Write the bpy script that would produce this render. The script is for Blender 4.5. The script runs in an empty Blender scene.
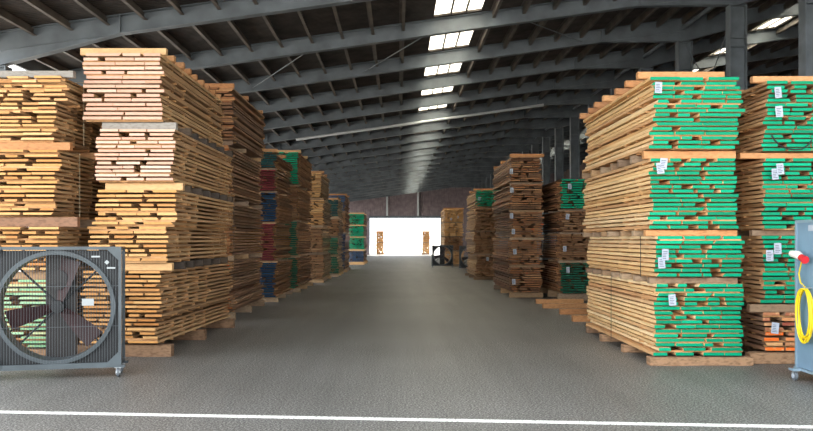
import bpy, bmesh, math, random
from mathutils import Vector, Matrix

scn = bpy.context.scene
COL = scn.collection
EYE, HOR, FOC, VPX = 1.7, 239.5, 800.0, 398.0
R = random.Random(7)

# ------------------------------------------------------------------ helpers
def tag(o, label=None, cat=None, group=None, kind=None):
    if label: o['label'] = label
    if cat: o['category'] = cat
    if group: o['group'] = group
    if kind: o['kind'] = kind
    return o

def empty(name, loc, rz=0.0):
    o = bpy.data.objects.new(name, None)
    o.empty_display_size = 0.1
    o.location = loc
    o.rotation_euler = (0, 0, rz)
    COL.objects.link(o)
    return o

class MB:
    """collects shapes, builds ONE mesh object"""
    def __init__(self): self.v, self.f, self.m, self.s = [], [], [], []
    def add(self, vs, fs, mi=0, smooth=False):
        b = len(self.v); self.v += [tuple(p) for p in vs]
        for f in fs:
            self.f.append(tuple(b + i for i in f)); self.m.append(mi); self.s.append(smooth)
        return self
    def box(self, x0, x1, y0, y1, z0, z1, mi=0):
        vs = [(x0,y0,z0),(x1,y0,z0),(x1,y1,z0),(x0,y1,z0),(x0,y0,z1),(x1,y0,z1),(x1,y1,z1),(x0,y1,z1)]
        return self.add(vs, [(0,3,2,1),(4,5,6,7),(0,1,5,4),(1,2,6,5),(2,3,7,6),(3,0,4,7)], mi)
    def prism(self, poly, y0, y1, mi=0):
        """poly = [(x,z)...] counter-clockwise seen from -Y, run along Y"""
        n = len(poly)
        vs = [(x, y0, z) for x, z in poly] + [(x, y1, z) for x, z in poly]
        fs = [tuple(range(n)), tuple(range(2*n-1, n-1, -1))]
        for i in range(n):
            j = (i+1) % n
            fs.append((i, i+n, j+n, j))
        return self.add(vs, fs, mi)
    def tube(self, pts, r, n=8, mi=0, closed=False):
        pts = [Vector(p) for p in pts]; rings = []
        k = len(pts)
        for i, p in enumerate(pts):
            if closed: d = pts[(i+1) % k] - pts[i-1]
            else: d = pts[min(i+1, k-1)] - pts[max(i-1, 0)]
            d.normalize()
            up = Vector((0,0,1)) if abs(d.z) < .9 else Vector((1,0,0))
            a = d.cross(up).normalized(); b = a.cross(d)
            rr = r[i] if isinstance(r, (list, tuple)) else r
            rings.append([p + (a*math.cos(t) + b*math.sin(t))*rr for t in [2*math.pi*q/n for q in range(n)]])
        vs = [q for rg in rings for q in rg]; fs = []
        for i in range(k if closed else k-1):
            for q in range(n):
                i2 = (i+1) % k
                fs.append((i*n+q, i*n+(q+1) % n, i2*n+(q+1) % n, i2*n+q))
        self.add(vs, fs, mi, True)
        if not closed:
            self.add(rings[0], [tuple(range(n))], mi); self.add(rings[-1], [tuple(range(n-1, -1, -1))], mi)
        return self
    def bar(self, a, b, w, h, mi=0):
        a, b = Vector(a), Vector(b); d = (b-a).normalized()
        up = Vector((0,0,1)) if abs(d.z) < .95 else Vector((0,1,0))
        s = d.cross(up).normalized()*w/2; u = s.cross(d).normalized()*h/2
        vs = [a-s-u, a+s-u, a+s+u, a-s+u, b-s-u, b+s-u, b+s+u, b-s+u]
        return self.add(vs, [(0,3,2,1),(4,5,6,7),(0,1,5,4),(1,2,6,5),(2,3,7,6),(3,0,4,7)], mi)
    def ring(self, c, ro, ri, y0, y1, n=64, mi=0):
        """annulus in XZ plane, thickness along Y"""
        vs, fs = [], []
        for q in range(n):
            t = 2*math.pi*q/n; cx, cz = math.cos(t), math.sin(t)
            vs += [(c[0]+ro*cx,y0,c[1]+ro*cz),(c[0]+ri*cx,y0,c[1]+ri*cz),(c[0]+ro*cx,y1,c[1]+ro*cz),(c[0]+ri*cx,y1,c[1]+ri*cz)]
        for q in range(n):
            a, b = q*4, ((q+1) % n)*4
            fs += [(a,b,b+1,a+1),(a+2,a+3,b+3,b+2),(a,a+2,b+2,b),(a+1,b+1,b+3,a+3)]
        return self.add(vs, fs, mi)
    def build(self, name, mats, parent=None, fix=False):
        me = bpy.data.meshes.new(name)
        me.from_pydata(self.v, [], self.f)
        for m in (mats if isinstance(mats, (list, tuple)) else [mats]): me.materials.append(m)
        me.polygons.foreach_set('material_index', self.m)
        me.polygons.foreach_set('use_smooth', self.s)
        if fix:
            bm = bmesh.new(); bm.from_mesh(me); bmesh.ops.recalc_face_normals(bm, faces=bm.faces); bm.to_mesh(me); bm.free()
        me.update()
        o = bpy.data.objects.new(name, me); COL.objects.link(o)
        if parent is not None: o.parent = parent
        return o

# ------------------------------------------------------------------ materials
def lin(c): return tuple(((x/255)/12.92 if x/255 <= .04045 else ((x/255+.055)/1.055)**2.4) for x in c) + (1.0,)

def new_mat(name):
    m = bpy.data.materials.new(name); m.use_nodes = True
    nt = m.node_tree
    return m, nt, nt.nodes, nt.links, nt.nodes['Principled BSDF']

def ramp(N, stops):
    r = N.new('ShaderNodeValToRGB'); e = r.color_ramp.elements
    while len(e) < len(stops): e.new(.5)
    for el, (p, c) in zip(e, stops): el.position = p; el.color = c
    return r

def mixc(N, L, fac, a, b, mode='MIX'):
    m = N.new('ShaderNodeMix'); m.data_type = 'RGBA'; m.blend_type = mode
    for sock, v in ((m.inputs[0], fac), (m.inputs[6], a), (m.inputs[7], b)):
        if hasattr(v, 'is_linked') or hasattr(v, 'links'): L.new(v, sock)
        else: sock.default_value = v
    return m.outputs[2]

def wood(name, cols, streak=.35, rough=.75):
    """board wood: every board takes its own tone, grain runs along its length"""
    m, nt, N, L, P = new_mat(name)
    oi = N.new('ShaderNodeObjectInfo'); tc = N.new('ShaderNodeTexCoord')
    n = len(cols)
    rp = ramp(N, [(i/(n-1), lin(c)) for i, c in enumerate(cols)]); L.new(oi.outputs['Random'], rp.inputs[0])
    add = N.new('ShaderNodeVectorMath'); add.operation = 'ADD'
    cmb = N.new('ShaderNodeCombineXYZ')
    mul = N.new('ShaderNodeMath'); mul.operation = 'MULTIPLY'; mul.inputs[1].default_value = 57.0
    L.new(oi.outputs['Random'], mul.inputs[0]); L.new(mul.outputs[0], cmb.inputs[0]); L.new(mul.outputs[0], cmb.inputs[1])
    L.new(tc.outputs['Object'], add.inputs[0]); L.new(cmb.outputs[0], add.inputs[1])
    mp = N.new('ShaderNodeMapping'); mp.inputs['Scale'].default_value = (9, .8, 22); L.new(add.outputs[0], mp.inputs[0])
    nz = N.new('ShaderNodeTexNoise'); nz.inputs['Scale'].default_value = 1.6; nz.inputs['Detail'].default_value = 5; L.new(mp.outputs[0], nz.inputs['Vector'])
    g = ramp(N, [(.3, (.45,.40,.34,1)), (.55, (1,1,1,1)), (.8, (1.0,.93,.82,1))]); L.new(nz.outputs[0], g.inputs[0])
    c = mixc(N, L, streak, rp.outputs[0], g.outputs[0], 'MULTIPLY')
    L.new(c, P.inputs['Base Color']); P.inputs['Roughness'].default_value = rough
    bp = N.new('ShaderNodeBump'); bp.inputs['Strength'].default_value = .25; bp.inputs['Distance'].default_value = .01
    L.new(nz.outputs[0], bp.inputs['Height']); L.new(bp.outputs[0], P.inputs['Normal'])
    return m

def ends(name, cols, wear=None, wear_amt=.5, rough=.6, fleck=None, fl=.6):
    """sawn or painted board ends; wear = colour that shows through in scuffs, fleck = paint daubs"""
    m, nt, N, L, P = new_mat(name)
    oi = N.new('ShaderNodeObjectInfo'); tc = N.new('ShaderNodeTexCoord')
    n = len(cols)
    rp = ramp(N, [(i/(n-1), lin(c)) for i, c in enumerate(cols)]); L.new(oi.outputs['Random'], rp.inputs[0])
    c = rp.outputs[0]
    add = N.new('ShaderNodeVectorMath'); add.operation = 'ADD'
    cmb = N.new('ShaderNodeCombineXYZ')
    mul = N.new('ShaderNodeMath'); mul.operation = 'MULTIPLY'; mul.inputs[1].default_value = 91.0
    L.new(oi.outputs['Random'], mul.inputs[0]); L.new(mul.outputs[0], cmb.inputs[0]); L.new(mul.outputs[0], cmb.inputs[2])
    L.new(tc.outputs['Object'], add.inputs[0]); L.new(cmb.outputs[0], add.inputs[1])
    nz = N.new('ShaderNodeTexNoise'); nz.inputs['Scale'].default_value = 14; nz.inputs['Detail'].default_value = 4; L.new(add.outputs[0], nz.inputs['Vector'])
    if wear:
        w = ramp(N, [(wear_amt, (0,0,0,1)), (min(wear_amt+.12, 1), (1,1,1,1))]); L.new(nz.outputs[0], w.inputs[0])
        c = mixc(N, L, w.outputs[0], c, lin(wear))
    if fleck:
        n2 = N.new('ShaderNodeTexNoise'); n2.inputs['Scale'].default_value = 4.5; n2.inputs['Detail'].default_value = 1; L.new(add.outputs[0], n2.inputs['Vector'])
        w = ramp(N, [(fl, (0,0,0,1)), (min(fl+.05, 1), (1,1,1,1))]); L.new(n2.outputs[0], w.inputs[0])
        c = mixc(N, L, w.outputs[0], c, lin(fleck))
    g = ramp(N, [(.3, (.8,.8,.8,1)), (.6, (1,1,1,1))]); L.new(nz.outputs[0], g.inputs[0])
    c = mixc(N, L, .6, c, g.outputs[0], 'MULTIPLY')
    L.new(c, P.inputs['Base Color']); P.inputs['Roughness'].default_value = rough; P.inputs['Specular IOR Level'].default_value = .15
    return m

def plain(name, c, rough=.5, metal=0.0, var=0.0, scale=6.0, c2=None):
    m, nt, N, L, P = new_mat(name)
    P.inputs['Roughness'].default_value = rough; P.inputs['Metallic'].default_value = metal
    if var or c2:
        tc = N.new('ShaderNodeTexCoord'); nz = N.new('ShaderNodeTexNoise'); nz.inputs['Scale'].default_value = scale; nz.inputs['Detail'].default_value = 5
        L.new(tc.outputs['Object'], nz.inputs['Vector'])
        b = c2 or tuple(int(x*(1-var)) for x in c)
        r = ramp(N, [(.35, lin(b)), (.65, lin(c))]); L.new(nz.outputs[0], r.inputs[0]); L.new(r.outputs[0], P.inputs['Base Color'])
    else: P.inputs['Base Color'].default_value = lin(c)
    return m

W_PALE  = wood('wood_pale',  [(226,186,146),(236,204,170),(230,196,160),(214,168,124),(240,212,180)], .35)
W_TAN   = wood('wood_tan',   [(186,150,108),(204,168,122),(166,130,92),(198,160,118),(150,116,82)], .7)
W_GOLD  = wood('wood_gold',  [(232,194,138),(240,206,152),(222,178,120),(244,216,168),(200,152,104),(236,200,146)], .55)
W_BROWN = wood('wood_brown', [(150,104,68),(128,86,56),(168,122,82),(112,78,54),(150,112,80)], .6)
W_UMBER = wood('wood_umber', [(156,116,84),(134,98,74),(172,136,104),(112,86,68),(152,120,94),(128,100,78)], .75)
W_GREY  = wood('wood_grey',  [(164,138,106),(146,118,90),(184,156,120),(130,106,84)], .6)
BEARER  = wood('bearer_wood', [(196,142,92),(180,124,78),(208,156,106),(164,112,72)], .5)
BEAR_OLD = wood('bearer_weathered', [(150,128,108),(170,146,118),(128,106,86),(186,150,108)], .65)
BEAR_GREY = wood('bearer_bleached', [(160,156,150),(148,142,134)], .5)
BEAR_LIGHT = wood('bearer_fresh', [(216,176,126),(208,166,114)], .3)
STICK   = wood('sticker_wood', [(196,148,96),(176,130,84),(206,160,110)], .5)
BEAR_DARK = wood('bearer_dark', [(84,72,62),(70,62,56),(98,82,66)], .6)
BARK    = wood('bearer_bark', [(134,104,80),(160,126,96),(110,84,64)], .8, .9)

E_PINK  = ends('end_fresh_pink', [(222,176,156),(216,166,142),(228,192,170),(208,158,130)])
E_GOLD  = ends('end_fresh_gold', [(214,162,102),(204,148,88),(222,176,118),(192,134,78)])
E_WARM  = ends('end_fresh_warm', [(208,154,94),(196,138,80),(216,170,112),(182,122,68)])
E_TAN   = ends('end_tan', [(216,166,108),(196,146,92),(228,184,130),(180,128,80)])
E_GREEN = ends('end_green_paint', [(0,152,110),(0,140,101),(0,164,121),(0,128,92)], (40,150,104), .74, .55)
E_MINT  = ends('end_mint_paint', [(150,196,150),(130,178,134),(170,206,164),(188,190,140)], (200,170,110), .6)
E_TEAL  = ends('end_teal_paint', [(44,92,90),(36,78,80),(56,104,98)])
E_BLUE  = ends('end_blue_paint', [(24,54,82),(30,64,92),(22,48,72),(40,72,92)])
E_NAVY  = ends('end_slate_paint', [(62,84,112),(76,98,124),(52,72,98)])
E_RED   = ends('end_red_paint', [(112,42,48),(98,38,44),(128,58,58)])
E_DGREEN = ends('end_dark_green_paint', [(30,92,70),(38,104,80),(26,80,62),(52,96,70)])
E_ORANGE = ends('end_brown_orange_daubs', [(176,112,66),(150,92,56),(190,134,88),(122,80,52)], None, .5, .7, (236,92,24), .56)
E_FLAME = ends('end_orange_paint', [(230,104,40),(240,120,52),(200,150,104),(150,74,60),(214,164,112)], (210,170,120), .56)
E_UMBER = ends('end_brown', [(158,108,72),(134,88,58),(176,130,92),(106,74,54),(152,116,86),(120,86,62)], None, .5, .7, (204,84,36), .74)
E_BROWN = ends('end_dull_brown', [(148,108,76),(126,88,60),(164,126,92),(108,80,58)])

STEEL   = plain('painted_steel', (106,115,122), .5, 0, .22, 1.6)
STEEL_D = plain('painted_steel_purlin', (100,92,84), .6, 0, .3, 2)
COLM    = plain('column_steel', (112,120,126), .5, 0, .2, 2)
GALV    = plain('galvanised_pipe', (196,202,204), .4, .3)
TAGM    = plain('tag_paper', (168,175,188), .6)
INK     = plain('tag_ink', (70,74,84), .6)
STRAP   = plain('steel_strap', (40,38,38), .45, .4)
STRING  = plain('poly_strap', (176,160,130), .5)
FAN_G   = plain('fan_frame_grey', (80,89,94), .45, .2, .15, 3)
FAN_D   = plain('fan_panel_dark', (28,31,34), .5, .2, .1, 4)
FAN_W   = plain('fan_wire', (92,98,102), .4, .5)
FAN_R   = plain('fan_blade_maroon', (50,20,22), .5, 0, .2, 5)
FAN_M   = plain('fan_motor', (24,19,19), .5, .1)
RUB     = plain('caster_rubber', (96,102,108), .6)
CHROME  = plain('caster_metal', (176,182,186), .3, .7)
PLATE   = plain('rating_plate', (150,156,158), .4, .3)
BLUEM   = plain('cabinet_blue', (120,148,172), .45, .1, .08, 3)
BLUEE   = plain('cabinet_edge', (136,158,174), .4, .2)
YEL     = plain('cord_yellow', (238,206,24), .45)
REDP    = plain('plug_red', (206,40,48), .4)
WHITEP  = plain('plug_white', (232,228,222), .4)

def floor_mat():
    m, nt, N, L, P = new_mat('asphalt')
    tc = N.new('ShaderNodeTexCoord')
    n1 = N.new('ShaderNodeTexNoise'); n1.inputs['Scale'].default_value = 48; n1.inputs['Detail'].default_value = 6; n1.inputs['Roughness'].default_value = .75
    L.new(tc.outputs['Object'], n1.inputs['Vector'])
    mp = N.new('ShaderNodeMapping'); mp.inputs['Scale'].default_value = (3.2, .12, 1); L.new(tc.outputs['Object'], mp.inputs[0])
    n2 = N.new('ShaderNodeTexNoise'); n2.inputs['Scale'].default_value = 1.0; n2.inputs['Detail'].default_value = 4; L.new(mp.outputs[0], n2.inputs['Vector'])
    n3 = N.new('ShaderNodeTexNoise'); n3.inputs['Scale'].default_value = .35; n3.inputs['Detail'].default_value = 5; L.new(tc.outputs['Object'], n3.inputs['Vector'])
    r1 = ramp(N, [(.40, lin((44,44,43))), (.5, lin((98,97,95))), (.60, lin((184,182,177)))]); L.new(n1.outputs[0], r1.inputs[0])
    r2 = ramp(N, [(.35, (.8,.8,.8,1)), (.65, (1,1,1,1))]); L.new(n2.outputs[0], r2.inputs[0])
    r3 = ramp(N, [(.35, (.75,.75,.74,1)), (.65, (1,1,1,1))]); L.new(n3.outputs[0], r3.inputs[0])
    c = mixc(N, L, .8, r1.outputs[0], r2.outputs[0], 'MULTIPLY'); c = mixc(N, L, .8, c, r3.outputs[0], 'MULTIPLY')
    L.new(c, P.inputs['Base Color']); P.inputs['Roughness'].default_value = .52
    bp = N.new('ShaderNodeBump'); bp.inputs['Strength'].default_value = .15; bp.inputs['Distance'].default_value = .01
    L.new(n1.outputs[0], bp.inputs['Height']); L.new(bp.outputs[0], P.inputs['Normal'])
    return m

def line_mat():
    m, nt, N, L, P = new_mat('line_paint')
    tc = N.new('ShaderNodeTexCoord')
    n1 = N.new('ShaderNodeTexNoise'); n1.inputs['Scale'].default_value = 40; n1.inputs['Detail'].default_value = 6; L.new(tc.outputs['Object'], n1.inputs['Vector'])
    r = ramp(N, [(.36, lin((150,150,148))), (.46, lin((236,236,232)))]); L.new(n1.outputs[0], r.inputs[0]); L.new(r.outputs[0], P.inputs['Base Color'])
    P.inputs['Roughness'].default_value = .6
    return m

def deck_mat(name, a, b, axis, freq, rough=.8):
    """ribbed sheet: ribs as bump along one axis, dirt as noise"""
    m, nt, N, L, P = new_mat(name)
    tc = N.new('ShaderNodeTexCoord')
    wv = N.new('ShaderNodeTexWave'); wv.wave_type = 'BANDS'; wv.bands_direction = axis; wv.inputs['Scale'].default_value = freq
    L.new(tc.outputs['Object'], wv.inputs['Vector'])
    nz = N.new('ShaderNodeTexNoise'); nz.inputs['Scale'].default_value = 2.5; nz.inputs['Detail'].default_value = 6; L.new(tc.outputs['Object'], nz.inputs['Vector'])
    r = ramp(N, [(.35, lin(a)), (.65, lin(b))]); L.new(nz.outputs[0], r.inputs[0]); L.new(r.outputs[0], P.inputs['Base Color'])
    bp = N.new('ShaderNodeBump'); bp.inputs['Strength'].default_value = .7; bp.inputs['Distance'].default_value = .04
    L.new(wv.outputs[0], bp.inputs['Height']); L.new(bp.outputs[0], P.inputs['Normal'])
    P.inputs['Roughness'].default_value = rough
    return m

def sky_panel():
    m, nt, N, L, P = new_mat('fibreglass_panel')
    N.remove(P); out = N['Material Output']
    t = N.new('ShaderNodeBsdfTranslucent'); t.inputs['Color'].default_value = (.95,.92,.84,1)
    tr = N.new('ShaderNodeBsdfTransparent'); tr.inputs['Color'].default_value = (.5,.47,.4,1)
    mx = N.new('ShaderNodeMixShader'); mx.inputs[0].default_value = .12
    L.new(t.outputs[0], mx.inputs[1]); L.new(tr.outputs[0], mx.inputs[2]); L.new(mx.outputs[0], out.inputs[0])
    return m

FLOOR, LINE = floor_mat(), line_mat()
DECK = deck_mat('roof_deck', (46,41,37), (72,65,60), 'Y', 3.2)
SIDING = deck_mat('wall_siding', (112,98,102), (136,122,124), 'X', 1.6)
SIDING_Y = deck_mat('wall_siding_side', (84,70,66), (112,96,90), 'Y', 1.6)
PANEL = sky_panel()

# ------------------------------------------------------------------ the shed
Y_OPEN, Y_END = 6.0, 88.0            # where the roof starts (behind that: open yard) and the far gable wall
X_L, X_R, X_C = -8.1, 18.0, 8.08
SL = .14
def deck(x): return 6.84 + SL*x
FR = [8.6 + 3.5*i for i in range(0, 23)]
FR = [y for y in FR if y < Y_END - .5]

f = MB(); f.box(-9, 22, 5.5, 88.3, -.2, 0)
tag(f.build('floor', FLOOR), 'grey asphalt floor running the length of the shed', 'floor', kind='structure')
YARD = plain('yard_concrete', (186,182,176), .8, 0, .08, .8)  # pale tone lets the unseen front yard bounce light up to the roof
for (xa, xb, ya, yb, w_) in ((-160, 160, -120, 5.5, 'in front of the open end, unseen, pale to bounce light'), (-160, 160, 88.3, 260, 'beyond the far doorway'), (-160, -9, 5.5, 88.3, 'along the open low side')):
    f = MB(); f.box(xa, xb, ya, yb, -.2, 0)
    tag(f.build('yard', YARD), 'pale concrete yard %s' % w_, 'yard', kind='structure')
ln = MB(); a = math.radians(-4.7)
ln.box(-7, 9, -.05, .05, .0005, .004)
o = ln.build('floor_line', LINE); o.location = (0, 7.56, 0); o.rotation_euler = (0, 0, a)
tag(o, 'white painted line across the asphalt floor', 'floor line', kind='structure')

# roof deck with cut-outs for translucent sheets
strips = [(.85, 1.97), (11.1, 12.2)]
d = MB()
def sheet(mb, x0, x1, y0, y1, t=.05):
    vs = [(x, y, deck(x)+dz) for dz in (0, t) for x, y in ((x0,y0),(x1,y0),(x1,y1),(x0,y1))]
    mb.add(vs, [(0,3,2,1),(4,5,6,7),(0,1,5,4),(1,2,6,5),(2,3,7,6),(3,0,4,7)])
xs = [X_L] + [v for s in strips for v in s] + [X_R]
for i in range(0, len(xs), 2): sheet(d, xs[i], xs[i+1], Y_OPEN, Y_END)
ly, nwin = Y_OPEN, 0
edges = []
for i, y in enumerate(FR):
    if i+1 < len(FR) and y > 14: edges.append((y+.2, FR[i+1]-.2))
prev = Y_OPEN
for (h0, h1) in edges:
    for s in strips: sheet(d, s[0], s[1], prev, h0)
    prev = h1
for s in strips: sheet(d, s[0], s[1], prev, Y_END)
tag(d.build('ceiling', DECK), 'dark ribbed sheet roof deck rising from the low eave', 'ceiling', kind='structure')
k = 0
for si, s in enumerate(strips):
    for (h0, h1) in edges:
        k += 1
        w = MB(); sheet(w, s[0]-.03, s[1]+.03, h0-.03, h1+.03, .01)
        o = w.build('window_%d' % k, PANEL); o.location.z = .052
        tag(o, 'translucent fibreglass roof light, number %d from the front of the %s row' % (edges.index((h0,h1))+1, ('middle', 'far')[si]), 'skylight', 'skylights of the %s row' % ('middle', 'far')[si], 'structure')
        fr = MB()
        for xx in (s[0]+.40, s[0]+.76):
            fr.bar((xx, h0, deck(xx)+.03), (xx, h1, deck(xx)+.03), .05, .04)
        fr.build('window_frame', STEEL_D, o).location.z = -.052

# roof frames: rafter with haunch + columns
def rafter(y):
    b = MB()
    def bot(x):
        v = deck(x) - .38
        for c in (-7.72, X_C):
            dd = abs(x-c)
            if dd < 2.35: v -= .30*(1-dd/2.35)
        return v
    xk = [-7.9, -7.72, -5.4, 5.75, X_C, 10.4, X_R]
    for x0, x1 in zip(xk, xk[1:]):
        t0, t1, b0, b1 = deck(x0)-.012, deck(x1)-.012, bot(x0), bot(x1)
        b.prism([(x0,b0),(x1,b1),(x1,t1),(x0,t0)], y-.012, y+.012)
        for (za, zb, h) in ((b0, b1, .022), (t0-.022, t1-.022, .022)):
            b.prism([(x0,za),(x1,zb),(x1,zb+h),(x0,za+h)], y-.1, y+.1)
    for x0, x1 in ((-7.72,-5.4), (5.75, X_C)):
        z0, z1 = deck(x0)-.38, deck(x1)-.38
        b.prism([(x0,z0),(x1,z1),(x1,z1+.018),(x0,z0+.018)], y-.05, y+.05)
    for x in (-5.4, 5.75, 0.05):
        b.box(x-.012, x+.012, y-.1, y+.1, bot(x)+.01, deck(x)-.03)
    return b
def hcol(x, y, h, w=.38):
    b = MB()
    b.box(x-w/2, x+w/2, y-.012, y+.012, 0, h)
    for s in (-1, 1): b.box(x+s*w/2-.012, x+s*w/2+.012, y-.14, y+.14, 0, h)
    b.box(x-w/2-.06, x+w/2+.06, y-.18, y+.18, 0, .025)
    b.box(x-w/2, x+w/2, y-.13, y+.13, h-.02, h)
    for z in (h-1.0, h-.8): b.box(x-w/2, x+w/2, y-.12, y+.12, z, z+.02)
    return b
ordn = ['first','second','third','fourth','fifth','sixth','seventh','eighth','ninth','tenth','eleventh','twelfth','thirteenth','fourteenth',
        'fifteenth','sixteenth','seventeenth','eighteenth','nineteenth','twentieth','twenty-first','twenty-second','twenty-third','twenty-fourth','twenty-fifth',
        'twenty-sixth','twenty-seventh','twenty-eighth','twenty-ninth','thirtieth']
for i, y in enumerate(FR):
    n = ordn[i]
    tag(rafter(y).build('roof_beam', STEEL, fix=True), 'grey tapered steel roof beam, %s from the open front' % n, 'roof beam', 'steel roof beams', 'structure')
    if y > 13:
        tag(hcol(X_C, y, deck(X_C)-.69).build('column', COLM), 'grey steel column of the %s roof beam, behind the right stacks' % n, 'column', 'columns of the aisle line', 'structure')
        tag(hcol(-7.75, y, deck(-7.75)-.69, .3).build('column', STEEL), 'grey steel wall column of the %s roof beam, low eave side' % n, 'column', 'columns of the low wall', 'structure')
# purlins
x = X_L + .3; q = 0
while x < X_R - .2:
    if not any(s[0]-.08 < x < s[1]+.08 for s in strips):
        b = MB(); z = deck(x)
        b.box(x-.03, x-.022, Y_OPEN, Y_END, z-.17, z); b.box(x-.03, x+.04, Y_OPEN, Y_END, z-.178, z-.168); b.box(x-.09, x-.022, Y_OPEN, Y_END, z-.012, z-.002)
        tag(b.build('purlin', STEEL_D), 'brown steel purlin under the roof deck, number %d counted from the low eave' % (q+1), 'purlin', 'roof purlins', 'structure'); q += 1
    x += .72
# eave strut between aisle columns, rods and pipe
tag(MB().tube([(X_C-.05, Y_OPEN+.2, 7.66), (X_C-.05, Y_END-.1, 7.66)], .055).build('eave_strut', STEEL), 'steel strut tube linking the tops of the aisle columns', 'strut', kind='structure')
def rod(a, b, r, label, name='brace_rod', m=None):
    tag(MB().tube([a, b], r, 6).build(name, m or STEEL), label, 'brace', kind='structure')
y1, y2, y3, y5 = FR[2], FR[3], FR[4], FR[7]
rod((X_C, y2+.1, 7.2), (X_C, y3-.1, 4.2), .016, 'thin crossed brace rod between aisle columns, falling away from the front')
rod((X_C, y2+.1, 4.2), (X_C, y3-.1, 7.2), .016, 'thin crossed brace rod between aisle columns, rising away from the front')
for (xa, xb) in ((-2.1, -4.1), (.75, -1.0), (3.0, 5.2)):
    rod((xa, y2+.05, deck(xa)-.3), (xb, y3-.05, deck(xb)-.3), .014, 'slanting roof brace rod meeting the third beam %.1f metres from the middle line' % xb)
for xx in (-1.15, 3.3):
    rod((xx, y2+.1, deck(xx)-.36), (xx+.05, y2+.9, deck(xx)-.1), .025, 'short flange brace from the %s beam up to a purlin %s the middle line' % ('second', 'left of' if xx < 0 else 'right of'), 'flange_brace', GALV)
yp = FR[7]
rod((-4.2, yp-.16, deck(-4.2)-.44), (6.0, yp-.16, deck(6.0)-.44), .06, 'pale pipe slung under a roof beam deep in the shed', 'pipe', GALV)

# walls
b = MB(); b.box(X_L-.06, X_L, Y_OPEN, Y_END, deck(X_L)-.3, deck(X_L)+.02)
tag(b.build('trim_3', STEEL), 'grey steel eave board along the open low side', 'trim', kind='structure')
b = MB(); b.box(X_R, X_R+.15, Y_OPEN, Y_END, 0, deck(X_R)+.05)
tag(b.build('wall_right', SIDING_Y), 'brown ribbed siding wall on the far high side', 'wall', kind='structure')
DX0, DX1, DH = -3.1, 4.7, 4.05
b = MB()
def gab(x0, x1, z0):
    b.prism([(x0,z0),(x1,z0),(x1,deck(x1)+.05),(x0,deck(x0)+.05)], Y_END, Y_END+.15)
gab(X_L-.15, DX0, 0); gab(DX1, X_R+.15, 0); gab(DX0, DX1, DH)
tag(b.build('wall_back', SIDING, fix=True), 'brown ribbed end wall above and beside the far doorway', 'wall', kind='structure')
b = MB(); b.box(DX0-.12, DX0, Y_END-.1, Y_END+.2, 0, DH+.25); b.box(DX1, DX1+.12, Y_END-.1, Y_END+.2, 0, DH+.25); b.box(DX0, DX1, Y_END-.1, Y_END+.2, DH, DH+.25)
tag(b.build('door_1', STEEL), 'grey steel frame of the wide open doorway at the far end', 'doorway', kind='structure')
b = MB(); b.prism([(9.5,0),(X_R+.15,0),(X_R+.15,deck(X_R)+.05),(9.5,deck(9.5)+.05)], Y_OPEN-.15, Y_OPEN)
tag(b.build('wall_front', SIDING, fix=True), 'brown ribbed front wall beside the open end', 'wall', kind='structure')
for i, xx in enumerate((-1.2, 2.2)):
    b = MB(); b.box(xx-.1, xx+.1, Y_END-.22, Y_END-.02, DH+.25, deck(xx)-.05)
    tag(b.build('trim_%d' % (i+1), GALV), 'pale post on the end wall above the doorway, %s of two' % ('left', 'right')[i], 'trim', kind='structure')

# ------------------------------------------------------------------ lumber
def board_mesh(w, t, L, wood_m, end_m, parent, loc, rr, wane=.2):
    """one sawn board: square or waney edges, a slight crook, own end offset"""
    hw = w/2; s = [0, 0]
    for i in (0, 1):
        if rr.random() < wane: s[i] = rr.uniform(.008, min(.04, w*.15)) * rr.choice((1, -1))
    def sec(dx, dz):
        return [(-hw+max(0, s[0])+dx, dz), (hw-max(0, s[1])+dx, dz), (hw-max(0, -s[1])+dx, t+dz), (-hw+max(0, -s[0])+dx, t+dz)]
    cr = rr.uniform(-.005, .005); jz = 0
    secs = [(0, sec(0, 0)), (L*.5, sec(cr, 0)), (L, sec(0, 0))]
    m = MB(); vs, fs, mi = [], [], []
    for y, sc_ in secs: vs += [(px, y, pz) for px, pz in sc_]
    m.add(vs[:], [(0,1,2,3)], 1); m.v = []; m.f = []; m.m = []; m.s = []
    m.v = vs
    m.f = [(0,1,2,3), (11,10,9,8)]; m.m = [1, 1]
    for k_ in (0, 4):
        for i in range(4):
            j = (i+1) % 4
            m.f.append((k_+i, k_+4+i, k_+4+j, k_+j)); m.m.append(0)
    m.s = [False]*len(m.f)
    o = m.build('board', [wood_m, end_m], parent)
    o.location = loc
    o.rotation_euler = (0, rr.uniform(-.002, .002), rr.uniform(-.0015, .0015))
    return o

def put_tag(parent, x, y, z, rr, w=.095, h=.15):
    b = MB(); b.box(-w/2, w/2, -.0015, .0015, -h, 0)
    for q in range(5): b.box(-w*.36, w*(.1+.26*rr.random()), -.0022, -.0014, -h*(.2+.15*q)-.008, -h*(.2+.15*q), 1)
    o = b.build('tag', [TAGM, INK], parent); o.location = (x, y, z)
    o.rotation_euler = (rr.uniform(-.1, 0), rr.uniform(-.12, .12), rr.uniform(-.15, .15))
    o['label'] = 'white paper tag'

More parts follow.
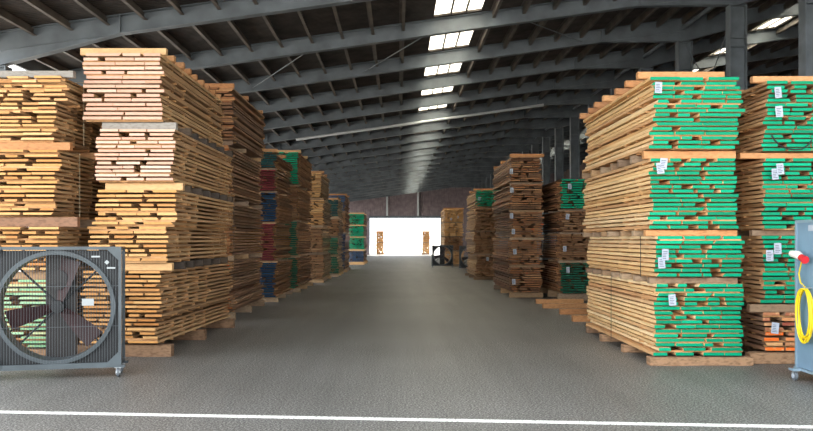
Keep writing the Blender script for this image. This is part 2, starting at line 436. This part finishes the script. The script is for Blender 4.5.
def make_pack(label, group, X0, X1, Y0, L, z0, z1, wm, em, pitch=.061, gap=.026, wane=.2, sticks=(), seed=1, wide=(.26, .42), shift=None, rag=.04, tags=(), straps=(), em2=None, holes=.5, rz=0.0, xj=0.0):
    rr = random.Random(seed)
    root = empty('lumber_pack', ((X0+X1)/2, Y0, z0))
    tag(root, label, 'lumber pack', group)
    root.rotation_euler.z = rz
    n = max(2, round((z1-z0)/pitch)); p = (z1-z0)/n; t = p-gap*p/pitch
    cx = (X0+X1)/2; hw = (X1-X0)/2
    for l in range(n):
        sx = (shift(l, n) if shift else 0.0) + rr.uniform(-.02, .02)
        z = l*p + (p-t)
        yoff_l = rr.uniform(-rag, rag)*.5
        x = -hw + sx + (rr.uniform(-.02, .035)); xe = hw + sx + rr.uniform(-.035, .02); x += rr.uniform(-xj, xj); xe += rr.uniform(-xj, xj)
        ws = []; rem = xe - x
        while rem > wide[0]*.7:
            w = min(rr.uniform(*wide), rem)
            if rem - w < wide[0]*.7: w = rem if rem <= wide[1]*1.15 else rem/2
            ws.append(w); rem -= w
        px = x; nb = len(ws)
        for i, w in enumerate(ws):
            g = rr.uniform(.003, .02)
            if rr.random() < holes: g = rr.uniform(.03, .17)
            bw = w - (g if i < nb-1 else 0)
            e = em2 if (em2 and rr.random() < .25) else em
            board_mesh(bw, t, L + rr.uniform(-.06, .02), wm, e, root, (px+bw/2, yoff_l + rr.uniform(-rag, rag)*.5, z), rr, wane)
            px += w
        for sp in (sticks if n*len(sticks) <= 100 else sticks[:3]+sticks[-3:] if n*(6) <= 100 else sticks[:5]):
            s = MB(); sl = rr.uniform(-.03, .03)
            s.box(x+sl+.01, xe+sl-.01, -.022, .022, 0, (p-t))
            s.build('sticker', STICK, root).location = (0, sp*L + ((rr.uniform(-.05, -.02) if rr.random() < .25 else rr.uniform(.22, .45)) if sp < .05 else rr.uniform(-.015, .015)), l*p)
    for (tx, tz) in tags: put_tag(root, tx-cx, -rag-.035, tz-z0, rr)
    for (sy, sm) in straps:
        b = MB(); e = hw+.075; h = z1-z0
        b.box(-e, -e+.003, -.012, .012, .002, h-.001); b.box(e-.003, e, -.012, .012, .002, h-.001); b.box(-e, e, -.012, .012, h-.003, h-.0005)
        o = b.build('strap', sm, root); o.location = (0, sy*L, 0); o['label'] = 'thin band strap'
    return root

NB = [0]
def bearer(x0, x1, y, z0, z1, label, m=BEARER, w=.1, group='timber bearers', seed=0, rough=False, rz=0.0):
    rr = random.Random(seed*31+NB[0]); NB[0] += 1
    c = .008; hw = w/2; h = z1-z0; L = x1-x0
    root = MB()
    sec = [(-hw+c,0),(hw-c,0),(hw,c),(hw,h-c),(hw-c,h),(-hw+c,h),(-hw,h-c),(-hw,c)]
    ns = 9 if rough else 2; vs, fs = [], []
    for i in range(ns):
        xx = -L/2 + L*i/(ns-1)
        for (py, pz) in sec:
            j = rr.uniform(-.016, .016) if rough else 0
            j2 = rr.uniform(0, .02) if rough and pz > .02 and pz < h-.02 else 0
            vs.append((xx, py+j+(j2 if py > 0 else -j2), pz))
    for i in range(ns-1):
        for k_ in range(8):
            j = (k_+1) % 8
            fs.append((i*8+k_, i*8+j, (i+1)*8+j, (i+1)*8+k_))
    root.add(vs, fs); root.add(vs[:8], [tuple(range(7, -1, -1))]); root.add(vs[-8:], [tuple(range(8))])
    o = root.build('timber_bearer', m, fix=True); o.location = ((x0+x1)/2, y, z0); o.rotation_euler.z = rz
    tag(o, label, 'timber bearer', group)
    return o

def bearers(X0, X1, Y0, L, z0, z1, where, n=7, m=BEARER, first=None, seed=0, group=None, pos=None, ext=(.05, .05), rough=False, w=.1, dx=None):
    ps = pos or [(.04 + .92*i/(n-1)) for i in range(n)]
    rr = random.Random(seed)
    for i, p in enumerate(ps):
        mm = first if (i == 0 and first) else m
        lab = '%s timber from front %s' % (ordn[i].capitalize() + (' rough' if rough else ''), where)
        q = dx[i] if dx else 0
        bearer(q+X0-ext[0]+rr.uniform(-.03, .03), q+X1+ext[1]+rr.uniform(-.03, .03), Y0+p*L, z0, z1, lab, mm, w, group, seed, rough)

def stack(X0, X1, Y0, L, packs, desc, base, wood_m, seed, stick=(.16,), bpos=(.06, .5, .94), gpos=(.06, .5), top=True, pitch=.066, basem=BEAR_OLD, topm=BEARER, gm=BEAR_OLD, holes=.45, wide=(.2,.42), rag=.09, tags={}):
    """packs listed from the bottom: (z0, z1, end material, words)"""
    names = {2: ['lowest','top'], 3: ['lowest','middle','top'], 4: ['lowest','second-level','third-level','top'],
             5: ['lowest','second-level','third-level','fourth-level','top']}[len(packs)]
    bearers(X0, X1, Y0, L, 0, packs[0][0], 'under all of %s' % desc, m=basem, seed=seed, group='bearers of %s' % desc, pos=list(bpos), w=.12)
    for i, (z0, z1, em, wd) in enumerate(packs):
        rr = random.Random(seed*7+i); sx = rr.uniform(-.05, .05)
        make_pack('%s pack of %s' % (names[i].capitalize(), desc) + (', %s' % wd if wd else ''), 'packs of %s' % desc, X0+sx, X1+sx, Y0+rr.uniform(-.05, .05), L, z0, z1, wood_m, em,
                  pitch=pitch, gap=.026, xj=.035, sticks=stick, seed=seed*11+i, holes=holes, wide=wide, rag=rag, tags=tags.get(i, ()))
        nz = packs[i+1][0] if i+1 < len(packs) else (z1+.095 if top else None)
        if nz:
            where = ('atop %s' % desc) if i+1 == len(packs) else 'above the %s pack of %s' % (names[i], desc)
            bearers(X0, X1, Y0, L, z1, nz, where, m=topm if i+1 == len(packs) else gm, seed=seed+i+50, group='bearers of %s' % desc, pos=list(gpos))

S6 = (.025, .17, .31, .45, .60, .74, .88, .98)
# ---- front right stack, green ends, beside the aisle
Y0, L = 10.8, 3.9
D1 = 'the green-ended front aisle stack'; G1 = 'packs of the green-ended front aisle stack'; B1 = 'bearers of the green-ended front aisle stack'
def px(x, k=.0135): return (x-VPX)*k
def pz(y, k=.0135): return EYE+(HOR-y)*k
make_pack('Topmost green-ended pack of the front aisle stack, long golden side boards', G1, 3.42, 4.6, Y0, L, 2.908, 3.894, W_GOLD, E_GREEN, sticks=S6, seed=21, gap=.0205, xj=.015, tags=[(px(657), pz(83))], shift=lambda l, n: .06-.16*abs(l/n-.55), holes=.45)
make_pack('Third green-ended pack from the floor in the front aisle stack, two tags overlapping', G1, 3.42, 4.58, Y0+.03, L, 1.828, 2.80, W_GOLD, E_GREEN, sticks=S6, seed=24, gap=.0205, xj=.015, tags=[(px(663), pz(158.5)), (px(658.5), pz(163))], holes=.5)
make_pack('Shallow green-ended pack of the front aisle stack, second from the floor', G1, 3.46, 4.64, Y0-.02, L, 1.18, 1.747, W_GOLD, E_GREEN, sticks=S6, seed=27, gap=.0205, xj=.015, tags=[(px(663), pz(249)), (px(659), pz(257))], holes=.55, straps=[(.1, STRAP)])
make_pack('Lowest green-ended pack of the front aisle stack, resting on floor bearers', G1, 3.47, 4.66, Y0, L, .114, 1.10, W_GOLD, E_GREEN, sticks=S6, seed=31, gap=.0205, xj=.015, tags=[(px(670), pz(294))], holes=.45, straps=[(.5, STRAP)])
bearers(3.34, 4.40, Y0, L, 3.894, 3.99, 'on top of %s' % D1, first=BEARER, m=BEARER, seed=3, group=B1)
bearers(3.42, 4.58, Y0, L, 2.80, 2.908, 'under the topmost pack of %s' % D1, first=BEARER, m=BEAR_OLD, seed=4, group=B1)
bearers(3.42, 4.56, Y0, L, 1.747, 1.828, 'under the third pack of %s' % D1, first=BEARER, m=BEAR_OLD, seed=5, group=B1)
bearers(3.46, 4.56, Y0, L, 1.10, 1.18, 'under the shallow second pack of %s' % D1, first=BEAR_OLD, m=BEAR_OLD, seed=6, group=B1)
bearers(3.46, 4.70, Y0, L, 0, .114, 'under all of %s' % D1, m=BARK, seed=8, group=B1, pos=[.01, .33, .66, .97], rough=True, w=.16)

# ---- neighbouring stack behind the blue cabinet
D2 = 'the green-ended cabinet stack'; G2 = 'packs of the green-ended stack behind the cabinet'; B2 = 'bearers of the green-ended stack behind the cabinet'
Y0 = 10.95; k2 = .01369
S3 = (.03, .18, .33, .48)
tp = make_pack('Topmost pack of the green-ended stack behind the cabinet, two tags one above another', G2, 5.0, 6.15, Y0, L, 2.89, 3.87, W_TAN, E_GREEN, sticks=S3, seed=41, gap=.0205, tags=[(px(775, k2), pz(88, k2)), (px(776, k2), pz(107, k2))], shift=lambda l, n: .0+.06*(l/n))
tc_ = [(px(x_, k2)-5.575, -.10, pz(y_, k2)-2.89) for x_, y_ in ((768,136),(771,141),(776,146),(783,149.5),(791,150.5),(798,150),(804,146),(808,141))]
ls = MB().tube(tc_, .011, 6).build('loose_strap', STRAP, tp); ls['label'] = 'slack black band looping across the ends'
make_pack('Third pack from the floor of the green-ended stack behind the cabinet', G2, 5.0, 6.15, Y0, L, 1.83, 2.81, W_TAN, E_GREEN, sticks=S3, seed=42, gap=.0205, tags=[(px(777, k2), pz(164, k2)), (px(772, k2), pz(169, k2))])
make_pack('Second pack from the floor of the green-ended stack behind the cabinet', G2, 5.0, 6.15, Y0, L, .81, 1.75, W_TAN, E_GREEN, sticks=S3, seed=43, gap=.0205, tags=[(px(775, k2), pz(243, k2)), (px(767, k2), pz(250, k2))])
make_pack('Orange-ended bottom pack beneath the green-ended stack behind the cabinet', G2, 5.0, 6.15, Y0, L, .155, .70, W_UMBER, E_FLAME, pitch=.07, sticks=S3, seed=44, tags=[(px(773, k2), pz(322, k2))])
bearers(4.96, 6.0, Y0, L, 3.87, 3.96, 'on top of %s' % D2, seed=11, group=B2, pos=[.04, .3, .6])
bearers(4.75, 6.1, Y0, L, 2.81, 2.89, 'under the topmost pack of %s' % D2, seed=12, group=B2, pos=[.02, .3, .6])
bearers(4.96, 6.1, Y0, L, 1.75, 1.83, 'under the third pack of %s' % D2, seed=13, group=B2, pos=[.04, .3, .6], m=BEAR_OLD)
bearers(4.9, 6.1, Y0, L, .70, .81, 'above the orange-ended pack of %s' % D2, seed=14, group=B2, pos=[.02, .3, .6], m=BEAR_OLD)
bearers(4.82, 6.2, Y0, L, 0, .155, 'under all of %s' % D2, m=BARK, seed=15, group=B2, pos=[.01, .35, .7], rough=True, w=.16)

# ---- front left stack, raw ends
Y0, L = 11.57, 4.05
D3 = 'the raw-ended stack by the fan'; G3 = 'packs of the raw-ended stack beside the fan'; B3 = 'bearers of the raw-ended stack beside the fan'
make_pack('Topmost pale pink-ended pack of the raw stack beside the big fan', G3, -4.54, -3.42, Y0, L, 3.413, 4.397, W_TAN, E_PINK, pitch=.066, sticks=S6, seed=51, gap=.024, holes=.25, wide=(.3, .6), rag=.02, wane=.06)
make_pack('Third pack from the floor, pale-ended, in the raw stack beside the fan', G3, -4.35, -3.22, Y0, L, 2.53, 3.298, W_TAN, E_PINK, pitch=.06, sticks=S6, seed=52, gap=.024, holes=.3, wide=(.25, .45), wane=.06, shift=lambda l, n: -.04+.04*(l/n))
make_pack('Golden-ended pack with stepped halves, second from the floor in the raw stack', G3, -4.37, -3.22, Y0, L, 1.36, 2.416, W_TAN, E_GOLD, pitch=.064, sticks=S6, seed=53, gap=.03, holes=.6, rag=.07, shift=lambda l, n: (-.12 if l < n/2 else 0), straps=[(.93, STRAP)])
make_pack('Lowest warm golden pack of the raw stack, partly behind the big fan', G3, -4.62, -3.47, Y0, L, .174, 1.244, W_TAN, E_WARM, pitch=.063, sticks=S6, seed=54, gap=.03, holes=.5, rag=.07, rz=-.05, shift=lambda l, n: .06*(l/n))
bearers(-4.6, -3.46, Y0, L, 4.397, 4.497, 'on top of %s' % D3, n=9, first=BEAR_LIGHT, m=BEARER, seed=21, group=B3, ext=(.02, .06))
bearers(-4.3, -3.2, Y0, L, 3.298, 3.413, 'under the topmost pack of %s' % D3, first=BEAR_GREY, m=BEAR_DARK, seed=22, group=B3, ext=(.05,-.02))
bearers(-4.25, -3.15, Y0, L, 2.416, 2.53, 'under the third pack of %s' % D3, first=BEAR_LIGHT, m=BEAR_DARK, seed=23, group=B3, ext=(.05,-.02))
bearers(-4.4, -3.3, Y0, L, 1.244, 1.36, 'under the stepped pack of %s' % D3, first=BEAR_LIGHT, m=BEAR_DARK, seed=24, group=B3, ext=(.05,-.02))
bearers(-4.62, -3.36, Y0, L, 0, .174, 'under all of %s' % D3, m=BARK, seed=25, group=B3, pos=[.02, .5, .95], rough=True, w=.15, dx=[0, .06, .14])

# ---- far left stack behind the fan
Y0, L = 11.3, 4.0
D4 = 'the weathered stack behind the fan'; G4 = 'packs of the weathered stack behind the fan'; B4 = 'bearers of the weathered stack behind the fan'
make_pack('Topmost pack of the weathered stack behind the fan, stepped in at mid-height', G4, -5.87, -4.70, Y0, L, 3.077, 4.01, W_TAN, E_TAN, pitch=.062, sticks=S3, seed=61, gap=.03, holes=.7, rag=.09, shift=lambda l, n: (-.14 if l < n*.55 else 0), straps=[(.12, STRING)])
make_pack('Third pack from the floor of the weathered stack behind the fan', G4, -5.9, -4.76, Y0, L, 2.018, 2.964, W_TAN, E_WARM, pitch=.062, sticks=S3, seed=62, gap=.03, holes=.7, rag=.1, shift=lambda l, n: -.1+.1*(l/n), straps=[(.12, STRING)])
make_pack('Second pack from the floor of the weathered stack, seen over the fan top', G4, -5.9, -4.78, Y0, L, 1.24, 1.877, W_TAN, E_WARM, pitch=.062, sticks=S3, seed=63, gap=.03, holes=.7, rag=.08)
make_pack('Mint-ended bottom pack of the weathered stack, seen through the fan guard', G4, -6.0, -4.86, Y0, L, .15, 1.13, W_TAN, E_MINT, pitch=.062, sticks=S3, seed=64, gap=.03, holes=.6, rag=.06)
bearers(-5.75, -4.66, Y0, L, 4.01, 4.11, 'on top of %s' % D4, first=BEAR_GREY, seed=31, group=B4, pos=[.04, .35, .7])
bearers(-5.8, -4.68, Y0, L, 2.964, 3.077, 'under the topmost pack of %s' % D4, seed=32, group=B4, pos=[.02, .35, .7])
bearers(-5.8, -4.6, Y0, L, 1.877, 2.018, 'under the third pack of %s' % D4, m=BEAR_OLD, first=W_UMBER, seed=33, group=B4, pos=[.02, .35, .7])
bearers(-5.9, -4.8, Y0, L, 1.13, 1.24, 'above the mint-ended pack of %s' % D4, m=BEAR_OLD, seed=34, group=B4, pos=[.04, .35, .7])
bearers(-6.0, -4.8, Y0, L, 0, .15, 'under all of %s' % D4, m=BARK, seed=35, group=B4, pos=[.01, .35, .7], rough=True, w=.16)

# ---- the stacks down the left side of the aisle
def even(n, z0, z1, g, em, words=''):
    h = (z1-z0-g*(n-1))/n
    return [(z0+i*(h+g), z0+i*(h+g)+h, em[i % len(em)], words) for i in range(n)]
stack(-4.65, -3.5, 16.7, 4.0, even(4, .15, 4.88, .1, [E_ORANGE, E_UMBER]), 'the orange-daubed stack behind the raw one', 0, W_UMBER, 71, stick=(.02, .98), gpos=(.03, .4, .9))
stack(-4.45, -3.32, 21.6, 3.4, [(.12,1.07,E_BLUE,'blue ends'),(1.12,2.12,E_RED,'dull red ends'),(2.17,2.96,E_BLUE,'blue ends'),(3.01,3.58,E_RED,'red ends'),(3.63,4.06,E_TEAL,'teal ends')],
      'the blue and red stack', 0, W_BROWN, 72, gpos=(.03, .5))
stack(-4.3, -3.18, 25.5, 4.2, [(.13,1.11,E_DGREEN,'dark green ends'),(1.18,2.26,E_DGREEN,'dark green ends'),(2.32,3.4,E_BROWN,'brown ends'),(3.46,4.48,E_GREEN,'bright green ends')],
      'the left-hand green-topped stack', 0, W_BROWN, 73, topm=BEAR_LIGHT)
stack(-4.1, -2.97, 31.3, 3.7, even(4, .14, 4.3, .1, [E_BROWN, E_BROWN, E_TAN, E_TAN]), 'the plain left-hand stack', 0, W_GREY, 74)
stack(-3.9, -2.75, 36.2, 3.4, even(4, .14, 3.5, .1, [E_DGREEN, E_DGREEN, E_BROWN, E_TEAL]), 'the thin dark green stack', 0, W_GREY, 75, pitch=.075)
stack(-3.8, -2.7, 41.2, 4.0, [(.15,1.05,E_BLUE,'blue ends'),(1.12,2.0,E_BLUE,'blue ends'),(2.1,3.05,E_BROWN,'brown ends'),(3.15,3.97,E_NAVY,'slate blue ends')], 'the slate blue topped stack', 0, W_BROWN, 76, pitch=.075)
stack(-3.3, -2.3, 54, 5.5, [(.18,.92,E_NAVY,'slate blue ends'),(1.04,1.82,E_GREEN,'green ends'),(1.9,2.62,E_GREEN,'green ends'),(2.7,3.42,E_GREEN,'green ends')], 'the green and blue doorway stack', 0, W_UMBER, 77, pitch=.085, basem=BEAR_LIGHT, topm=BEAR_LIGHT, gm=BEAR_LIGHT, bpos=(-.01,.5,.94), gpos=(.0,.5))
stack(-2.4, -1.6, 89.5, 3.0, even(2, .15, 2.55, .1, [E_TAN]), 'the outdoor stack left of the doorway', 0, W_TAN, 78, pitch=.1, bpos=(.06,.9), gpos=(.06,))
stack(2.78, 3.56, 89.5, 3.0, even(2, .15, 2.55, .1, [E_TAN]), 'the outdoor stack right of the doorway', 0, W_TAN, 79, pitch=.1, bpos=(.06,.9), gpos=(.06,))
# ---- the stacks down the right side
k3 = 23.2/FOC
stack(3.31, 4.2, 23.2, 4.4, even(5, .15, 4.1, .07, [E_UMBER]), 'the tall brown tagged stack', 0, W_UMBER, 81, gpos=(.03, .5, .95), wide=(.2,.4),
      tags={4: [(px(511,k3), pz(169,k3))], 3: [(px(511,k3), pz(188,k3))], 2: [(px(511,k3), 2.46), (px(513,k3), pz(229,k3))], 1: [(px(514,k3), pz(249,k3))], 0: [(px(513,k3), pz(279,k3))]})
k4 = 22/FOC
stack(4.5, 5.65, 22, 3.6, [(.2,1.05,E_DGREEN,'dark green ends'),(1.12,1.85,E_BROWN,'brown ends'),(1.9,2.48,E_BROWN,'brown ends'),(2.54,3.36,E_GREEN,'bright green ends')], 'the shaded stack behind the bare timbers', 0, W_BROWN, 82, top=False,
      tags={3: [(px(569,k4), pz(184,k4))], 2: [(px(567,k4), pz(214,k4))], 1: [(px(564,k4), pz(246,k4))], 0: [(px(567,k4), pz(267,k4))]})
k5 = 33.6/FOC
stack(3.25, 4.3, 33.6, 4.4, even(3, .12, 3.0, .07, [E_BROWN], 'brown ends') + [(3.08,3.76,E_GREEN,'green ends')], 'the right-hand small green-topped stack', 0, W_TAN, 83, tags={3: [(px(479,k5), pz(197,k5))], 0: [(px(487,k5), .96)]})
k6 = 50.5/FOC
stack(2.95, 4.15, 50.5, 4.6, even(4, .14, 3.62, .08, [E_TAN, E_UMBER, E_TAN]), 'the brown stack behind the distant fan', 0, W_TAN, 84, pitch=.08, tags={3: [(px(451,k6), pz(218,k6)), (px(458,k6), pz(216,k6))]})
# ---- bare bearers left on the floor where a stack was taken away
for i, (y, x0, x1) in enumerate(((16.6, 3.62, 5.1), (18.2, 3.68, 5.2), (19.8, 3.58, 5.2), (21.2, 3.66, 4.9))):
    bearer(x0, x1, y, 0, .12, '%s bare floor timber beyond the front aisle stack' % ordn[i].capitalize(), BEARER, .16, 'bare timbers on the floor', 90+i, True, R.uniform(-.05, .05))
    bearer(x0+.15, x1-.05, y+.42, 0, .09, 'Thinner bare timber behind the %s bare floor timber' % ordn[i], BEAR_OLD, .12, 'bare timbers on the floor', 95+i, True, R.uniform(-.05, .05))

# ------------------------------------------------------------------ drum fans
def make_fan(label, loc, rz, S=1.0):
    W, H, Z = 1.54, 1.46, .15; D = .42
    c = (0, Z+H/2-.01); ro = .70
    root = empty('drum_fan', loc, rz); root.scale = (S, S, S); tag(root, label, 'fan', 'drum fans on casters')
    e = .036
    b = MB()
    for y in (0, D-e):
        for s in (-1, 1): b.box(s*W/2-(e if s > 0 else 0), s*W/2+(e if s < 0 else 0), y, y+e, Z, Z+H)
        b.box(-W/2+e, W/2-e, y, y+e, Z, Z+e); b.box(-W/2+e, W/2-e, y, y+e, Z+H-e, Z+H)
    for s in (-1, 1):
        for z in (Z, Z+H-e): b.box(s*W/2-(e if s > 0 else 0), s*W/2+(e if s < 0 else 0), e, D-e, z, z+e)
    b.build('housing_frame', FAN_G, root)
    # corner gussets
    for sx in (-1, 1):
        for sz in (0, 1):
            zc = Z+H if sz else Z; q = -1 if sz else 1
            g = MB(); g.prism([(sx*W/2, zc), (sx*(W/2-.17), zc), (sx*(W/2-.17), zc+q*.03), (sx*(W/2-.03), zc+q*.17), (sx*W/2, zc+q*.17)], -.012, -.002)
            g.build('corner_plate', FAN_G, root, True)
    # orifice panel: square with a round hole
    n = 64; p = MB(); vs = []; hw, hh = W/2-e, H/2-e
    for q in range(n):
        t = 2*math.pi*q/n; cx, cz = math.cos(t), math.sin(t); m = min(hw/abs(cx) if abs(cx) > 1e-6 else 1e9, hh/abs(cz) if abs(cz) > 1e-6 else 1e9)
        m = max(m, ro*.985)
        for y in (.10, .115): vs += [(m*cx, y, c[1]+m*cz), (min(ro*.98, m)*cx, y, c[1]+min(ro*.98, m)*cz)]
    fs = []
    for q in range(n):
        a, b2 = q*4, ((q+1) % n)*4
        fs += [(a,a+1,b2+1,b2), (a+2,b2+2,b2+3,a+3), (a+1,a+3,b2+3,b2+1)]
    p.add(vs, fs); p.build('orifice_panel', FAN_D, root, True)
    MB().ring(c, .695, .645, .03, .30).build('venturi_ring', FAN_G, root, True)
    # wire guard: upright wires, two cross wires
    g = MB(); k = 46
    for i in range(k+1):
        xx = -W/2+e + (W-2*e)*i/k
        g.tube([(xx, .012, Z+e), (xx, .012, Z+H-e)], .0026, 5)
    for z in (.33, .67): g.tube([(-W/2+e, .018, Z+H*z), (W/2-e, .018, Z+H*z)], .003, 5)
    g.build('wire_guard', FAN_W, root)
    # bracing spider, motor column, motor, hub, blades
    for (dx, dz) in ((1, 1), (-1, 1), (1, -1), (-1, -1)):
        MB().tube([(0, .33, c[1]), (dx*.5, .33, c[1]+dz*.5)], .014, 6).build('strut', FAN_D, root)
    b = MB(); b.box(-.17, .19, .335, .40, Z+e, Z+H-e); b.build('motor_mount', FAN_M, root)
    b = MB(); b.tube([(0, .20, c[1]+.33), (0, .335, c[1]+.33)], .12, 16); b.box(-.1, .1, .19, .3, c[1]+.28, c[1]+.38); b.build('motor', FAN_M, root)
    b = MB(); b.tube([(0, .13, c[1]), (0, .335, c[1])], .075, 16); b.tube([(0, .115, c[1]), (0, .13, c[1])], .05, 16); b.build('hub', FAN_D, root)
    for q in range(3):
        t = 2*math.pi*q/3+math.pi/2-.25; b = MB()
        pts = [(.07, .045, .045), (.25, .08, .05), (.45, .11, .05), (.60, .12, .045)]
        vs = []
        for (r_, w_, tw) in pts:
            for s in (-1, 1):
                lx, lz = r_, s*w_; yy = .22 + s*tw
                vs += [(lx*math.cos(t)-lz*math.sin(t), yy, c[1]+lx*math.sin(t)+lz*math.cos(t)), (lx*math.cos(t)-lz*math.sin(t), yy+.006, c[1]+lx*math.sin(t)+lz*math.cos(t))]
        fs = [(0,2,3,1), (12,13,15,14)]
        for i in range(3):
            o_ = i*4
            fs += [(o_,o_+4,o_+6,o_+2), (o_+1,o_+3,o_+7,o_+5), (o_,o_+1,o_+5,o_+4), (o_+2,o_+6,o_+7,o_+3)]
        b.add(vs, fs); b.build('blade', FAN_R, root, True)
    b = MB(); b.box(.33, .47, -.006, .004, 0, .085); o = b.build('rating_plate', PLATE, root); o.location = (-.02, 0, c[1]+.02); 
    b = MB(); b.box(-.05, .05, -.01, .004, -.01, .01); o = b.build('maker_plate', PLATE, root); o.location = (W/2-.3, 0, Z+H-.12)
    b = MB(); b.prism([(0,-.03),(.03,0),(0,.03),(-.03,0)], -.01, .004); o = b.build('maker_plate', PLATE, root, True); o.location = (W/2-.17, 0, Z+H-.19)
    b = MB(); b.box(-.05, .05, -.01, .004, -.01, .01); o = b.build('maker_plate', PLATE, root); o.location = (W/2-.12, 0, Z+H-.26)
    # base rails and casters
    for y in (.02, D-.06):
        b = MB(); b.box(-W/2-.04, W/2+.04, y-.02, y+.05, Z-.028, Z); b.build('base_rail', FAN_G, root)
        for s in (-1, 1):
            xc = s*(W/2-.04)
            b = MB(); b.box(xc-.04, xc+.04, y-.035, y+.045, Z-.036, Z-.028); b.box(xc-.024, xc-.018, y-.02, y+.03, .05, Z-.036); b.box(xc+.018, xc+.024, y-.02, y+.03, .05, Z-.036)
            cs = b.build('caster', CHROME, root)
            w = MB(); w.tube([(xc-.014, y+.005, .056), (xc+.014, y+.005, .056)], .056, 18); w.build('wheel', RUB, cs)
            w = MB(); w.tube([(xc-.027, y+.005, .056), (xc+.027, y+.005, .056)], .032, 12); w.build('wheel_hub', CHROME, cs)
    return root
ang = math.atan2(10.07-9.6, 1.54)
make_fan('Large square grey drum fan with wire guard standing before the raw lumber stacks', (-4.17, 9.72, 0), ang*.75)
make_fan('Small distant drum fan on the aisle floor before a brown stack', (2.72, 48.6, 0), .1, .84)
make_fan('Distant drum fan mostly hidden behind the small green-topped stack', (4.05, 44.5, 0), -.1, .84)

# ------------------------------------------------------------------ cabinet + cord on the right
root = empty('metal_cabinet', (5.14, 9.05, 0)); tag(root, 'tall blue grey sheet metal cabinet on casters carrying a yellow cord', 'cabinet')
b = MB(); b.box(-.28, .28, -.72, .72, .15, 1.93)
bd = b.build('body', BLUEM, root); md = bd.modifiers.new('bevel', 'BEVEL'); md.width = .01; md.segments = 2
b = MB()
for (ya, yb) in ((.69, .728), (-.728, -.69)): b.box(-.29, -.275, ya, yb, .15, 1.935)
b.box(-.29, -.275, -.69, .69, 1.90, 1.935); b.build('edge_trim', BLUEE, root)
b = MB(); b.box(-.30, .30, -.74, .74, .12, .15); b.box(-.40, -.30, .56, .66, .12, .145); b.build('base_rail', BLUEE, root)
b = MB(); b.box(-.286, -.279, .18, .42, 1.80, 1.87); o = b.build('label_plate', TAGM, root)
for (xx, yy) in ((-.35, .61), (.25, .61), (-.25, -.65), (.25, -.65)):
    b = MB(); b.box(xx-.035, xx+.035, yy-.045, yy+.045, .113, .121); b.box(xx-.024, xx-.018, yy-.02, yy+.02, .05, .115); b.box(xx+.018, xx+.024, yy-.02, yy+.02, .05, .115)
    cs = b.build('caster', CHROME, root)
    MB().tube([(xx-.016, yy, .056), (xx+.016, yy, .056)], .056, 18).build('wheel', RUB, cs)
    MB().tube([(xx-.026, yy, .056), (xx+.026, yy, .056)], .03, 10).build('wheel_hub', TAGM, cs)
b = MB(); b.tube([(-.28, .35, 1.13), (-.38, .35, 1.13), (-.39, .35, 1.17)], .01, 8); b.build('hook', CHROME, root)
# yellow cord, hung on the hook
root = empty('extension_cord', (4.81, 9.40, 1.13)); tag(root, 'coiled yellow extension cord hanging on the blue grey cabinet', 'cord')
b = MB(); rr = random.Random(5); pts = []
turns, seg = 8, 40
for i in range(turns*seg+1):
    t = 2*math.pi*i/seg; q = i/seg; kz = 1+.12*math.sin(q*2.3); ky = 1+.18*math.sin(q*1.7+1)
    z = -.31 + .30*math.cos(t)*(1 if math.cos(t) > 0 else kz)
    pts.append((-.012-.014*(int(q) % 4)-.004*math.sin(t*2+q), .15*ky*math.sin(t)+.02*math.sin(q*3), z))
b.tube(pts, .0085, 7); b.build('coil', YEL, root)
b = MB(); b.tube([(-.02, 0, 0), (-.03, .1, .06), (-.04, .12, .16), (-.04, .06, .30), (-.05, .02, .34)], .0085, 7); b.build('cord_end', YEL, root)
b = MB(); b.tube([(-.05, .05, .36), (-.05, -.05, .33)], [.04, .048], 12); b.build('plug', REDP, root)
b = MB(); b.tube([(-.05, .27, .40), (-.05, .12, .385), (-.05, .05, .36)], [.04, .05, .04], 12); b.build('socket', WHITEP, root)

# ------------------------------------------------------------------ camera, light
cam = bpy.data.cameras.new('camera'); co = bpy.data.objects.new('camera', cam); COL.objects.link(co)
co.location = (0, 0, EYE); co.rotation_euler = (math.pi/2, 0, 0)
cam.sensor_width = 36; cam.lens = 36*FOC/813
cam.shift_x = (406.5-VPX)/813; cam.shift_y = (HOR-215.5)/813
cam.clip_end = 400
scn.camera = co

w = bpy.data.worlds.new('sky'); scn.world = w; w.use_nodes = True
N, L = w.node_tree.nodes, w.node_tree.links
bg = N['Background']; tc = N.new('ShaderNodeTexCoord')
dot = N.new('ShaderNodeVectorMath'); dot.operation = 'DOT_PRODUCT'; v = Vector((-.66, -.73, .18)).normalized(); dot.inputs[1].default_value = v
L.new(tc.outputs['Generated'], dot.inputs[0])
mr = N.new('ShaderNodeMapRange'); mr.interpolation_type = 'SMOOTHERSTEP'
for i, val in ((1, .35), (2, .97), (3, 3.4), (4, 7.5)): mr.inputs[i].default_value = val
L.new(dot.outputs['Value'], mr.inputs[0]); L.new(mr.outputs[0], bg.inputs['Strength'])
bg.inputs['Color'].default_value = (.93, .97, 1.0, 1)

sd = bpy.data.lights.new('sun', 'SUN'); so = bpy.data.objects.new('sun', sd); COL.objects.link(so)
sd.energy = 32; sd.angle = math.radians(2); sd.color = (1, .95, .86)
so.rotation_euler = Vector((-.5, -.7, -.95)).to_track_quat('-Z', 'Y').to_euler()
scn.view_settings.view_transform = 'Standard'; scn.view_settings.look = 'None'
scn.view_settings.gamma = 1; scn.view_settings.use_curve_mapping = False
scn.view_settings.exposure = -.2
scn.cycles.use_denoising = True
scn.cycles.max_bounces = 10; scn.cycles.diffuse_bounces = 6; scn.cycles.transparent_max_bounces = 8
scn.cycles.sample_clamp_indirect = 6
